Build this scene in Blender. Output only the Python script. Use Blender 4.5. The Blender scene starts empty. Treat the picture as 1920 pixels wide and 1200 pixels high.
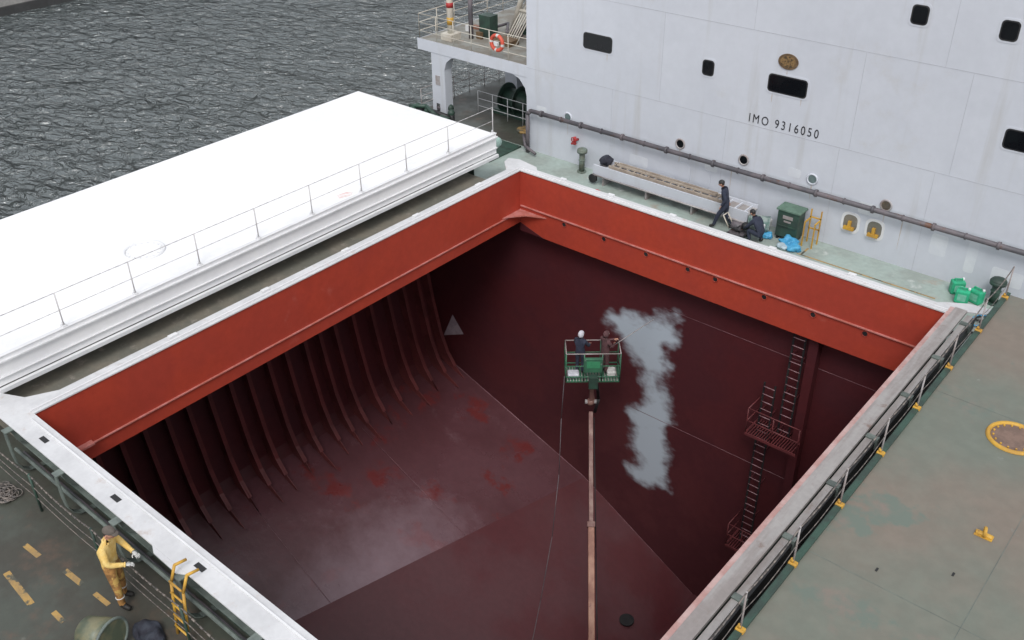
import bpy, bmesh, math, random
from mathutils import Vector, Matrix, noise
random.seed(7)
S=bpy.context.scene
COL=bpy.context.collection
R=math.radians
# ---------------------------------------------------------------- materials
def M(name,c1,c2=None,scale=1.0,rough=.5,rough2=None,lo=.4,hi=.6,spots=None,bump=0.0,bscale=12,streak=None,stretch=(1,1,1),metal=0.0,spec=.5,grain=.12):
    m=bpy.data.materials.new(name); m.use_nodes=True
    nt=m.node_tree; N=nt.nodes; L=nt.links
    b=N['Principled BSDF']; b.inputs['Metallic'].default_value=metal
    b.inputs['Specular IOR Level'].default_value=spec
    tc=N.new('ShaderNodeTexCoord')
    def nz(sc,det=6,st=(1,1,1),off=(0,0,0),rg=.6):
        mp=N.new('ShaderNodeMapping'); mp.inputs['Scale'].default_value=st; mp.inputs['Location'].default_value=off
        L.new(tc.outputs['Object'],mp.inputs[0])
        t=N.new('ShaderNodeTexNoise'); t.inputs['Scale'].default_value=sc; t.inputs['Detail'].default_value=det
        t.inputs['Roughness'].default_value=rg
        L.new(mp.outputs[0],t.inputs['Vector']); return t.outputs['Fac']
    def ramp(src,a,bb):
        r=N.new('ShaderNodeMapRange'); r.inputs[1].default_value=a; r.inputs[2].default_value=bb; r.interpolation_type='SMOOTHSTEP'
        L.new(src,r.inputs[0]); return r.outputs[0]
    def mix(f,A,Bc):
        x=N.new('ShaderNodeMix'); x.data_type='RGBA'; L.new(f,x.inputs[0])
        for s,v in ((x.inputs[6],A),(x.inputs[7],Bc)):
            if isinstance(v,tuple): s.default_value=(*v,1)
            else: L.new(v,s)
        return x.outputs[2]
    f=ramp(nz(scale,8,stretch),lo,hi)
    if c2 is None: c2=tuple(c*.82 for c in c1)
    col=mix(f,c1,c2)
    fine=ramp(nz(scale*7+2,4,(1,1,1),(3,1,7)),.3,.75)
    x=N.new('ShaderNodeMix'); x.data_type='RGBA'; x.blend_type='MULTIPLY'; x.inputs[0].default_value=grain
    L.new(col,x.inputs[6]); L.new(fine,x.inputs[7]); col=x.outputs[2]
    if spots:
        for (sc,ssc,a,bb) in ([spots] if isinstance(spots,tuple) else spots):
            col=mix(ramp(nz(ssc,9,(1,1,1),(ssc,5,2),.68),a,bb),col,sc)
    if streak:
        sc,ssc,a,bb=streak
        col=mix(ramp(nz(ssc,5,(1,1,.07),(4,4,4)),a,bb),col,sc)
    L.new(col,b.inputs['Base Color'])
    rr=N.new('ShaderNodeMapRange'); rr.inputs[3].default_value=rough; rr.inputs[4].default_value=rough2 if rough2 is not None else min(1,rough+.15)
    L.new(f,rr.inputs[0]); L.new(rr.outputs[0],b.inputs['Roughness'])
    if bump:
        bp=N.new('ShaderNodeBump'); bp.inputs['Strength'].default_value=1; bp.inputs['Distance'].default_value=bump
        L.new(nz(bscale,6,(1,1,1),(9,2,2)),bp.inputs['Height']); L.new(bp.outputs[0],b.inputs['Normal'])
    return m
RUST=(.12,.05,.025)
m_wall=M('white_superstructure_paint',(.545,.565,.615),(.51,.53,.58),.22,.45,spots=[((.47,.47,.48),.6,.56,.80)],streak=((.41,.405,.40),1.6,.55,.85),bump=.004,bscale=.9,grain=.04)
m_white=M('white_paint',(.70,.70,.71),(.64,.64,.65),.6,.45,spots=((.54,.51,.48),2.5,.62,.8),grain=.06)
m_whitetop=M('worn_white_paint',(.60,.60,.61),(.53,.53,.54),.8,.5,spots=[((.44,.38,.35),2.2,.58,.78),((.5,.20,.16),1.8,.68,.76)],grain=.08)
m_cover=M('hatch_cover_white',(.80,.80,.80),(.74,.74,.75),.5,.5,grain=.04)
m_trim=M('grey_rail_steel',(.38,.36,.36),(.28,.24,.23),2,.5,spots=(RUST,4,.62,.75))
m_lead=M('coaming_grey_strip',(.36,.34,.33),(.28,.25,.24),1.0,.5,spots=[((.20,.14,.12),2.2,.58,.75)],stretch=(3,.4,1))
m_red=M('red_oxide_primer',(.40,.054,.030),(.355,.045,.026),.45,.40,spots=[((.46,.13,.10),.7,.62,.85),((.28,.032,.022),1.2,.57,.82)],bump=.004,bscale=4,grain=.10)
m_pink=M('pink_overspray_bar',(.50,.20,.18),(.42,.13,.10),2,.5)
m_pinkw=M('pale_pink_edge',(.50,.34,.32),(.42,.24,.22),2,.5)
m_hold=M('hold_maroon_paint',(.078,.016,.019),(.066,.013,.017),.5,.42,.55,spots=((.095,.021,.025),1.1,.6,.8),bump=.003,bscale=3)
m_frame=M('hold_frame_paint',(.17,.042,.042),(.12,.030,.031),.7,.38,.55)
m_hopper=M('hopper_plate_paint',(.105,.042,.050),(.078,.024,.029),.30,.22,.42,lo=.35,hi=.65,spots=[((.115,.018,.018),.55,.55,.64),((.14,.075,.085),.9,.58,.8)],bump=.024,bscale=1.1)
# wet sheen on the lower hopper plating, painted into its colour as a lilac patch
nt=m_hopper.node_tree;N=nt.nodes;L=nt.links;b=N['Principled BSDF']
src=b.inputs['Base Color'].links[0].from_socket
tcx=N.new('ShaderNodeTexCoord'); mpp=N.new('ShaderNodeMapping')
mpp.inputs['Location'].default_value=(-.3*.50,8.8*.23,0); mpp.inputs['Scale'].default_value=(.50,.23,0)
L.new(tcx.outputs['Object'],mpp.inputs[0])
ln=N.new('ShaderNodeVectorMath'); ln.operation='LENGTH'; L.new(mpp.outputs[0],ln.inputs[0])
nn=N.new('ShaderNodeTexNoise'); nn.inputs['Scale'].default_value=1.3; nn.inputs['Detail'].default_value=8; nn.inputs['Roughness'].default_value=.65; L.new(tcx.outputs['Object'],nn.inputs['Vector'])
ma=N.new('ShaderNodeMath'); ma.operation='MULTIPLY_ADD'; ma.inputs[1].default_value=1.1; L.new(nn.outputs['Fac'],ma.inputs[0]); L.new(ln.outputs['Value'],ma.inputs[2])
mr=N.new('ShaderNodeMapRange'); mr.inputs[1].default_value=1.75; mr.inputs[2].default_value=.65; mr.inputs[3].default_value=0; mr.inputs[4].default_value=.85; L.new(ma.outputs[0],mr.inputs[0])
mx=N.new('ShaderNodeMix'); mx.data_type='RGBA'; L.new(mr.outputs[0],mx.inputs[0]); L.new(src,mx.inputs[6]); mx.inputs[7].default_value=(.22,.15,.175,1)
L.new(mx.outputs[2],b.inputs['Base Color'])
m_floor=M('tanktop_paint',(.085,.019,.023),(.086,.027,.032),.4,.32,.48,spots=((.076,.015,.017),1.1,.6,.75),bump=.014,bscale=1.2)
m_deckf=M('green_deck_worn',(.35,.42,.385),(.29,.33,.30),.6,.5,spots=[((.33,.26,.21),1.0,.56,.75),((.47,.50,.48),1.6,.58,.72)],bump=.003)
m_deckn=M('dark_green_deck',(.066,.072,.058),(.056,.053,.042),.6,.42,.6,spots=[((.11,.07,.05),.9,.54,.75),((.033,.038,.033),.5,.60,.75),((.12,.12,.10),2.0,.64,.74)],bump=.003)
m_rcov=M('green_hatch_cover_paint',(.150,.165,.135),(.19,.158,.128),.20,.40,.58,lo=.38,hi=.64,spots=[((.125,.150,.125),.40,.56,.61),((.20,.155,.130),.8,.57,.75),((.10,.07,.06),3.1,.70,.76),((.20,.21,.19),1.7,.64,.75)],bump=.003)
m_mud=M('side_deck_dirty',(.20,.18,.145),(.15,.145,.12),1.0,.6,spots=((.27,.24,.21),3,.56,.7))
m_dgreen=M('dark_green_paint',(.035,.075,.055),(.03,.05,.04),2,.45,spots=(RUST,3,.66,.76))
m_stay=M('coaming_stay_paint',(.16,.19,.17),(.10,.12,.11),2,.45,spots=(RUST,3,.64,.76))
m_green=M('machine_green_paint',(.05,.17,.095),(.04,.12,.075),2,.45,spots=((.28,.26,.26),4,.60,.7))
m_black=M('black_rubber',(.012,.012,.014),(.02,.02,.02),2,.5)
m_glass=M('dark_window_glass',(.006,.007,.009),(.008,.01,.012),2,.10,.14,spec=.25)
m_port=M('port_light_glass',(.16,.21,.21),(.12,.16,.16),2,.12,.2)
m_pipe=M('pipe_dark_paint',(.085,.08,.09),(.14,.12,.13),1.5,.5,spots=(RUST,3,.58,.7))
m_yellow=M('yellow_paint',(.56,.32,.04),(.44,.24,.04),2,.5,spots=(RUST,4,.62,.74))
m_yline=M('worn_yellow_marking',(.42,.26,.08),(.32,.21,.09),2.5,.6,spots=((.08,.08,.062),3,.50,.58))
m_orange=M('lifebuoy_orange',(.60,.09,.05),(.50,.07,.04),3,.5)
m_boom=M('boom_orange_brown',(.34,.16,.10),(.26,.12,.085),1.5,.5,spots=((.16,.05,.04),3,.58,.7))
m_boom2=M('boom_dull_red',(.24,.14,.115),(.17,.08,.07),1.5,.5)
m_beige=M('beige_mast_paint',(.58,.55,.48),(.50,.45,.38),1.5,.5,spots=(RUST,3,.62,.74))
m_wood=M('ladder_wood',(.40,.34,.28),(.32,.26,.21),3,.7)
m_blue=M('blue_plastic_sheet',(.05,.28,.50),(.08,.36,.58),4,.35)
m_jerry=M('green_jerrycan_plastic',(.03,.42,.22),(.03,.34,.18),4,.35)
m_valve=M('red_valve',(.45,.03,.03),None,4,.4)
m_bronze=M('bronze_plate',(.10,.06,.03),(.16,.10,.05),9,.5)
m_seam=M('weld_seam_grey',(.44,.45,.49),(.40,.40,.43),2,.6)
m_seamr=M('weld_seam_red',(.26,.14,.16),(.17,.08,.09),2,.5)
m_rung=M('ladder_rung_overspray',(.30,.18,.20),(.20,.10,.11),5,.5)
m_plat=M('platform_grating_red',(.15,.034,.037),(.11,.024,.027),3,.5)
m_letter=M('black_lettering',(.02,.02,.025),None,4,.5)
m_rope=M('chain_steel',(.10,.09,.085),(.2,.17,.15),9,.5)
m_canvas=M('dark_canvas',(.03,.035,.05),(.02,.02,.03),4,.8)
m_hull=M('hull_side_paint',(.06,.03,.03),None,1,.5)
m_conc=M('quay_concrete',(.34,.33,.31),(.26,.25,.24),.4,.8)
m_concd=M('quay_wet_concrete',(.05,.05,.05),None,.4,.6)
m_skin=M('skin',(.50,.27,.19),(.46,.24,.17),8,.5)
m_hair=M('hair_dark',(.03,.02,.015),None,9,.7)
m_eye=M('eye_dark',(.02,.015,.01),None,9,.3)
m_boot=M('boots_black',(.02,.018,.016),None,9,.6)
m_yj=M('yellow_jacket_cloth',(.76,.55,.20),(.68,.44,.12),5,.8,spots=((.72,.64,.46),3,.58,.66),bump=.02,bscale=9)
m_yp=M('ochre_trousers_cloth',(.40,.20,.06),(.20,.10,.035),7,.85,spots=((.5,.32,.09),5,.55,.6),bump=.02,bscale=9)
m_cap=M('grey_cap_cloth',(.13,.11,.095),None,7,.9)
m_navy=M('navy_overall_cloth',(.022,.028,.05),(.035,.04,.065),6,.85,bump=.02,bscale=9)
m_whitecl=M('white_hood_cloth',(.62,.63,.68),(.5,.5,.56),6,.8)
m_mcl=M('maroon_stained_overall',(.13,.06,.065),(.08,.04,.042),6,.85)
m_refl=M('reflective_band',(.6,.6,.58),None,6,.4)
lipm=M('lip_tone',(.35,.12,.1),None,9,.5)
# water
m_water=bpy.data.materials.new('harbour_water'); m_water.use_nodes=True
nt=m_water.node_tree; N=nt.nodes; L=nt.links; b=N['Principled BSDF']
b.inputs['Base Color'].default_value=(.070,.084,.084,1); b.inputs['Roughness'].default_value=.06; b.inputs['IOR'].default_value=2.0
tc=N.new('ShaderNodeTexCoord')
def wn(sc,det,st,rot,dist,rg=.55):
    mp=N.new('ShaderNodeMapping'); mp.inputs['Scale'].default_value=st; mp.inputs['Rotation'].default_value=(0,0,rot)
    L.new(tc.outputs['Object'],mp.inputs[0]); t=N.new('ShaderNodeTexNoise'); t.inputs['Scale'].default_value=sc; t.inputs['Detail'].default_value=det
    t.inputs['Roughness'].default_value=rg; t.inputs['Distortion'].default_value=dist
    L.new(mp.outputs[0],t.inputs['Vector']); return t.outputs['Fac']
a=wn(.80,3.5,(1,1.9,1),R(-45),.6); c=wn(.20,2,(1,1.5,1),R(-30),.2)
ad=N.new('ShaderNodeMath'); ad.operation='MULTIPLY_ADD'; ad.inputs[1].default_value=1.3; L.new(c,ad.inputs[0]); L.new(a,ad.inputs[2])
bp=N.new('ShaderNodeBump'); bp.inputs['Distance'].default_value=1.35; bp.inputs['Strength'].default_value=1
L.new(ad.outputs[0],bp.inputs['Height']); L.new(bp.outputs[0],b.inputs['Normal'])

# ---------------------------------------------------------------- mesh builder
class B:
    def __init__(s,name,parent=None):
        s.name=name; s.bm=bmesh.new(); s.mats=[]; s.parent=parent
    def mi(s,m):
        if m not in s.mats: s.mats.append(m)
        return s.mats.index(m)
    def face(s,pts,m):
        vs=[s.bm.verts.new(p) for p in pts]; f=s.bm.faces.new(vs); f.material_index=s.mi(m); return f
    def box(s,x0,x1,y0,y1,z0,z1,m,Mx=None,bev=0):
        r=bmesh.ops.create_cube(s.bm,size=1)
        vs=r['verts']
        T=Matrix.Translation(((x0+x1)/2,(y0+y1)/2,(z0+z1)/2))@Matrix.Diagonal((abs(x1-x0),abs(y1-y0),abs(z1-z0),1))
        if Mx is not None: T=Mx@T
        bmesh.ops.transform(s.bm,matrix=T,verts=vs)
        i=s.mi(m)
        fs=set(f for v in vs for f in v.link_faces)
        for f in fs: f.material_index=i
        if bev:
            es=list(set(e for v in vs for e in v.link_edges))
            rr=bmesh.ops.bevel(s.bm,geom=es,offset=bev,segments=2,affect='EDGES',profile=.5)
            for f in rr['faces']: f.material_index=i
    def cyl(s,p0,p1,r,m,r2=None,seg=10,cap=True):
        p0=Vector(p0);p1=Vector(p1); d=p1-p0
        if d.length<1e-6: return
        q=d.to_track_quat('Z','Y').to_matrix().to_4x4()
        T=Matrix.Translation((p0+p1)/2)@q
        rr=bmesh.ops.create_cone(s.bm,cap_ends=cap,segments=seg,radius1=r,radius2=r if r2 is None else r2,depth=d.length,matrix=T)
        i=s.mi(m)
        for f in set(f for v in rr['verts'] for f in v.link_faces):
            f.material_index=i; f.smooth=len(f.verts)==4
    def tube(s,pts,r,m,seg=8):
        for a,b_ in zip(pts[:-1],pts[1:]): s.cyl(a,b_,r,m,seg=seg)
        for p in pts[1:-1]: s.ball(p,r,m,1)
    def ball(s,c,r,m,sub=2,sc=(1,1,1),Mx=None):
        T=Matrix.Translation(c)@Matrix.Diagonal((*sc,1))
        if Mx is not None: T=Mx@T
        rr=bmesh.ops.create_icosphere(s.bm,subdivisions=sub,radius=r,matrix=T)
        i=s.mi(m)
        for f in set(f for v in rr['verts'] for f in v.link_faces): f.material_index=i; f.smooth=True
        return rr['verts']
    def torus(s,c,Rr,r,mf,nrm=(0,0,1),seg=28,sg=8,scale=(1,1,1)):
        q=Vector(nrm).to_track_quat('Z','Y').to_matrix()
        rings=[]
        for i in range(seg):
            a=2*math.pi*i/seg; ring=[]
            for j in range(sg):
                t=2*math.pi*j/sg
                p=Vector(((Rr+r*math.cos(t))*math.cos(a)*scale[0],(Rr+r*math.cos(t))*math.sin(a)*scale[1],r*math.sin(t)*scale[2]))
                ring.append(s.bm.verts.new(Vector(c)+q@p))
            rings.append(ring)
        for i in range(seg):
            for j in range(sg):
                f=s.bm.faces.new((rings[i][j],rings[(i+1)%seg][j],rings[(i+1)%seg][(j+1)%sg],rings[i][(j+1)%sg])); f.smooth=True
                f.material_index=s.mi(mf(i/seg) if callable(mf) else mf)
    def prism(s,poly,axis,a,b_,m):
        def P(u,v,w):
            return {0:(w,u,v),1:(u,w,v),2:(u,v,w)}[axis]
        A=[s.bm.verts.new(P(u,v,a)) for u,v in poly]; C=[s.bm.verts.new(P(u,v,b_)) for u,v in poly]
        i=s.mi(m); n=len(poly)
        for f in [s.bm.faces.new(A),s.bm.faces.new(C[::-1])]: f.material_index=i
        for k in range(n):
            f=s.bm.faces.new((A[k],C[k],C[(k+1)%n],A[(k+1)%n])); f.material_index=i
    def mesh(s,me,m_of=None,m=None,T=None):
        vs=[s.bm.verts.new((T@v.co) if T else v.co) for v in me.vertices]
        for p in me.polygons:
            try: f=s.bm.faces.new([vs[i] for i in p.vertices])
            except ValueError: continue
            f.smooth=True
            f.material_index=s.mi(m_of(p.center) if m_of else m)
    def done(s,loc=None,rot=0,scale=1,bevel=0):
        bmesh.ops.recalc_face_normals(s.bm,faces=s.bm.faces)
        me=bpy.data.meshes.new(s.name); s.bm.to_mesh(me); s.bm.free()
        for m in s.mats: me.materials.append(m)
        o=bpy.data.objects.new(s.name,me); COL.objects.link(o)
        if loc: o.location=loc
        o.rotation_euler=(0,0,rot); o.scale=(scale,)*3
        if s.parent: o.parent=s.parent
        if bevel:
            bv=o.modifiers.new('bevel','BEVEL'); bv.width=bevel; bv.segments=2; bv.limit_method='ANGLE'
        return o
def empty(name):
    e=bpy.data.objects.new(name,None); COL.objects.link(e); return e

# ---------------------------------------------------------------- setting
ZD=-1.4
w=B('water')
hx0,hx1,hy0,hy1=-9.6,24.5,-110,30
for (a0,a1,b0,b1) in ((-1500,hx0,-1500,1500),(hx1,1500,-1500,1500),(hx0,hx1,-1500,hy0),(hx0,hx1,hy1,1500)):
    w.face([(a0,b0,-9),(a1,b0,-9),(a1,b1,-9),(a0,b1,-9)],m_water)
w.done()
q=B('quay')
q.box(-200,-69.7,-150,400,-9.5,-7.2,m_conc); q.box(-69.7,-69.4,-150,400,-9.5,-8.3,m_concd)
q.done()
h=B('ship_hull')
for x in (hx0,hx1-.02): h.box(x,x+.02,hy0,hy1,-19,ZD-.004,m_hull)
h.box(hx0+.02,hx1-.02,hy0,hy0+.02,-19,ZD-.004,m_hull); h.box(hx0+.02,hx1-.02,hy1-.02,hy1,-19,ZD-.004,m_hull)
h.done()
d=B('main_deck')
def sheet(b_,x0,x1,y0,y1,z,m): b_.face([(x0,y0,z),(x1,y0,z),(x1,y1,z),(x0,y1,z)],m)
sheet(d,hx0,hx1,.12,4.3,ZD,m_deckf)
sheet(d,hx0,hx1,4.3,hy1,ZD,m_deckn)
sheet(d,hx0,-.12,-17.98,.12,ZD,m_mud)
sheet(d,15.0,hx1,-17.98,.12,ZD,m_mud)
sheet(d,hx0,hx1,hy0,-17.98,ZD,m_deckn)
d.done()
sw=B('side_walkway')
sw.box(-2.6,-.39,-17.9,-.55,-.62,-.50,m_mud)
for i in range(9): sw.box(-2.5,-.5,-1.4-2*i,-1.36-2*i,ZD,-.62,m_stay)
sw.tube([(-.8,-17.8,-.42),(-.8,-.7,-.42)],.05,m_mud,8)
for i in range(12): sw.box(-.9,-.7,-1.2-1.45*i,-1.1-1.45*i,-.5,-.36,m_mud)
sw.done()
# ---- cargo hold interior
hd=B('cargo_hold')
yb=.6; yf=-18.6
NS=60
ys=[yb-(yb-yf)*i/NS for i in range(NS+1)]
def kx(y): return 2.84+(y-yb)*(3.34/12.3)
def prof(y):
    t=(yb-y)/(yb-yf)
    o=-.25*t
    return [(-6.1+o,-2.0),(-6.05+o,-4),(-5.85+o,-6),(-5.6+o,-7.5),(-5.3+o,-9),(-5.05+o,-10),(-4.8+o,-10.45),(kx(y),-13.13),(8.3,-16.2),(15.5,-16.2),(20.5,-12),(21,-2)]
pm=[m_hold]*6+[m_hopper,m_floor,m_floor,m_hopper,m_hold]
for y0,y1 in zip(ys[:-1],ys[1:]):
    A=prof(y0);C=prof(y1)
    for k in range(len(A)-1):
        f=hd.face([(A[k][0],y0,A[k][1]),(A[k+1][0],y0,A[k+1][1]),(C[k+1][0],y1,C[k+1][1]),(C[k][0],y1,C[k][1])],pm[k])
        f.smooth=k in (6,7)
bmesh.ops.remove_doubles(hd.bm,verts=hd.bm.verts,dist=.001)
ke=[e for e in hd.bm.edges if len(e.link_faces)==2 and e.link_faces[0].normal.angle(e.link_faces[1].normal,0)>.06 and abs(e.verts[0].co.y-e.verts[1].co.y)>.1]
bmesh.ops.split_edges(hd.bm,edges=ke)
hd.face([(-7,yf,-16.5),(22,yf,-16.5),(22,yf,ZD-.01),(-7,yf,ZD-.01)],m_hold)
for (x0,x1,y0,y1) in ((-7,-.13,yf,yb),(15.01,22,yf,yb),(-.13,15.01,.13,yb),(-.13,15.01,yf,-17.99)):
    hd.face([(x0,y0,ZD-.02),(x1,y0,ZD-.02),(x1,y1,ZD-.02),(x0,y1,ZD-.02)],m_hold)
hd.done()
fr=B('hold_side_frames')
fy=[.32,-.28,-1.09,-1.95,-2.9,-3.84,-4.76,-5.5,-6.22,-7.11,-7.91,-8.84,-9.59,-10.47,-11.33,-12.15,-13.0,-13.85,-14.7,-15.55,-16.4,-17.25]
for i,y in enumerate(fy):
    o=-.25*(yb-y)/(yb-yf)
    inner=[(-5.75,-2.0),(-5.7,-4),(-5.4,-6),(-5.12,-7.5),(-4.78,-9),(-4.42,-9.9),(-4.02,-10.45),(-3.45+.25*math.sin(i*2.3),-10.92)]
    outer=[(-6.1,-2.0),(-6.05,-4),(-5.85,-6),(-5.6,-7.5),(-5.3,-9),(-5.05,-10),(-4.8,-10.4),(-3.6,-10.95)]
    poly=[(a+o,z) for a,z in inner]+[(a+o,z) for a,z in outer[::-1]]
    fr.prism(poly,1,y-.012,y+.012,m_frame)
    for (a,z),(a2,z2) in zip(inner[:-2],inner[1:-1]):
        fr.face([(a+o,y-.08,z),(a2+o,y-.08,z2),(a2+o,y+.08,z2),(a+o,y+.08,z)],m_frame)
fr.done()
poly=[(3.35,-4.65),(4.2,-4.5),(4.95,-4.4),(5.5,-4.1),(6.6,-3.95),(6.5,-5.0),(6.15,-5.4),(6.3,-6.1),(6.15,-6.8),(6.4,-7.4),(6.65,-7.9),(6.5,-8.7),(6.7,-9.8),(6.75,-10.8),(6.5,-11.6),(5.7,-11.9),(4.95,-11.8),(4.9,-11.3),(5.4,-10.9),(4.95,-10.5),(4.8,-8.9),(5.0,-8.3),(5.45,-7.8),(5.2,-6.9),(4.8,-6.3),(4.1,-5.8),(3.5,-5.2)]
def sdf(x,z):
    inside=False; dm=1e9; n=len(poly)
    for i in range(n):
        x1,z1=poly[i];x2,z2=poly[(i+1)%n]
        if (z1>z)!=(z2>z) and x<(x2-x1)*(z-z1)/(z2-z1)+x1: inside=not inside
        dx,dz=x2-x1,z2-z1; t=max(0,min(1,((x-x1)*dx+(z-z1)*dz)/(dx*dx+dz*dz)))
        dm=min(dm,math.hypot(x-x1-t*dx,z-z1-t*dz))
    return dm if inside else -dm
bm=bmesh.new(); lay=bm.verts.layers.float.new('fresh')
xs=[-7,-3]+[2.3+.06*i for i in range(90)]+[12,22]; zs=[ZD-.01,-3.2]+[-3.3-.06*i for i in range(155)]+[-13.5,-16.5]
g=[]
for z in zs:
    row=[]
    for x in xs:
        v=bm.verts.new((x,yb,z)); s_=sdf(x,z) if 2<x<8 and -13<z<-3 else -9
        s_+=.30*noise.fractal(Vector((x*1.3,z*1.0,3)),1,2,5)
        v[lay]=max(0,min(1,.5+s_/1.0)); row.append(v)
    g.append(row)
for i in range(len(zs)-1):
    for j in range(len(xs)-1): bm.faces.new((g[i][j],g[i][j+1],g[i+1][j+1],g[i+1][j]))
bmesh.ops.recalc_face_normals(bm,faces=bm.faces)
me=bpy.data.meshes.new('hold_bulkhead'); bm.to_mesh(me); bm.free()
m_bulk=m_hold.copy(); m_bulk.name='bulkhead_paint'
nt=m_bulk.node_tree;N=nt.nodes;L=nt.links;b=N['Principled BSDF']
src=b.inputs['Base Color'].links[0].from_socket
at=N.new('ShaderNodeAttribute'); at.attribute_name='fresh'
tcx=N.new('ShaderNodeTexCoord'); nn=N.new('ShaderNodeTexNoise'); nn.inputs['Scale'].default_value=2.6; nn.inputs['Detail'].default_value=7; nn.inputs['Roughness'].default_value=.58
mpp=N.new('ShaderNodeMapping'); mpp.inputs['Scale'].default_value=(.6,1,1.1); L.new(tcx.outputs['Object'],mpp.inputs[0]); L.new(mpp.outputs[0],nn.inputs['Vector'])
ma=N.new('ShaderNodeMath'); ma.operation='MULTIPLY_ADD'; ma.inputs[1].default_value=.9; L.new(nn.outputs['Fac'],ma.inputs[0]); L.new(at.outputs['Fac'],ma.inputs[2])
mr=N.new('ShaderNodeMapRange'); mr.inputs[1].default_value=.76; mr.inputs[2].default_value=1.36; mr.interpolation_type='SMOOTHSTEP'; L.new(ma.outputs[0],mr.inputs[0])
mx=N.new('ShaderNodeMix'); mx.data_type='RGBA'; L.new(mr.outputs[0],mx.inputs[0]); L.new(src,mx.inputs[6]); mx.inputs[7].default_value=(.42,.48,.54,1)
L.new(mx.outputs[2],b.inputs['Base Color'])
me.materials.append(m_bulk)
bo=bpy.data.objects.new('hold_bulkhead',me); COL.objects.link(bo)
sm=B('hold_weld_seams')
def seam(p,q_,wd=.018,m=m_seamr): sm.cyl(p,q_,wd,m,seg=5)
seam((5.9,yb,-3.7),(13.5,yb,-3.7),.008); seam((4.9,yb,-8.5),(14.5,yb,-8.5),.009)
for y in (-5.0,-10.5): seam((-4.2,y,-10.66),(kx(y),y,-13.12),.007)
seam((-4.8,yb-.005,-10.45),(2.84,yb-.005,-13.13),.018); seam((2.84,yb-.005,-13.13),(8.3,yb-.005,-16.2),.009)
sm.face([(-4.3,yb-.006,-8.05),(-4.9,yb-.006,-9.35),(-3.7,yb-.006,-8.8)],M('primer_grey_patch',(.42,.34,.38),None,3,.5))
sm.cyl((7.3,-2.6,-15.62),(7.3,-2.6,-15.55),.28,m_black,seg=20)
sm.done()
# ---- hatch coaming
W=14.88; Lh=17.86
hc=B('hatch_coaming')
hc.box(-.12,0,-Lh-.12,.12,-2.05,-.04,m_red)
hc.box(0,W,0,.12,-2.38,-.04,m_red)
hc.box(W,W+.12,-Lh-.12,.12,-2.2,-.04,m_red)
hc.box(0,W,-Lh-.12,-Lh,-2.2,-.04,m_red)
hc.box(0,.05,-Lh,0,-1.62,-1.585,m_pink); hc.box(.05,W,-.06,0,-1.375,-1.34,m_pink)
hc.box(0,.18,-Lh+.2,-Lh+1.1,-1.56,-1.50,m_pink)
hc.prism([(0,0),(0,-1.0),(.12,-.75),(.5,-.3),(1.0,-.08),(1.2,0)],2,-1.56,-1.52,m_pink)
for x in (2.0,3.7,5.4,7.0,8.0,9.7,11.3,12.9):
    hc.cyl((x,.0,-1.52),(x,-.012,-1.52),.085,m_black,seg=16)
    hc.torus((x,-.01,-1.52),.09,.015,m_red,(0,1,0),16,5)
hc.prism([(0,-2.05),(1.1,-2.38),(0,-2.38)],1,-.01,.11,m_hold)
# top flanges
hc.box(-.38,.03,-Lh-.56,.34,-.04,0,m_whitetop)
hc.box(.03,W-.02,-.03,.34,-.04,0.002,m_whitetop)
hc.box(.03,W-.02,-Lh-.56,-Lh+.03,-.04,-.002,m_whitetop)
hc.box(W-.02,W+.10,-Lh-.5,.36,-.04,.001,m_pinkw)
hc.box(W+.10,W+.42,-Lh-.5,.36,-.06,.03,m_lead)
hc.box(W+.45,W+.60,-Lh-.5,.30,-.20,-.06,m_lead)
hc.box(W+.62,W+.68,-Lh-.5,.30,-.55,-.10,m_black)
hc.prism([(-.38,-Lh-.56),(-.38,-Lh+.9),(-.75,-Lh+.2),(-1.5,-Lh-.15),(-1.6,-Lh-.56)],2,-.04,-.004,m_whitetop)
hc.prism([(W-.4,.34),(W+.42,.36),(W+.85,.55),(W+.95,.9),(W+.3,.8),(W-.2,.5)],2,-.04,-.004,m_whitetop)
hc.prism([(-.38,-.3),(-.38,.34),(.5,.34),(.3,.55),(-.6,.7),(-1.0,.55),(-.9,.2)],2,-.05,-.006,m_whitetop)
hc.box(-.10,-.06,-Lh,0,0,.05,m_white); hc.box(0,W,.06,.10,.002,.05,m_white)
hc.box(.2,W-.2,-Lh-.15,-Lh-.11,-.002,.035,m_white)
for x in (1.0,4.0,7.0,10.0,13): hc.box(x,x+.28,-Lh-.36,-Lh-.24,-.002,.004,m_black)
for x in (1.6,3.6,6,9.5,12): hc.box(x,x+.22,.22,.34,.002,.05,m_white)
for y in (-2,-5,-8,-11,-14): hc.box(-.34,-.22,y,y+.25,0,.05,m_white)
hc.prism([(5.9,-Lh-.56),(6.1,-Lh-.66),(6.9,-Lh-.68),(7.1,-Lh-.56)],2,-.04,-.006,m_whitetop)
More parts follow.
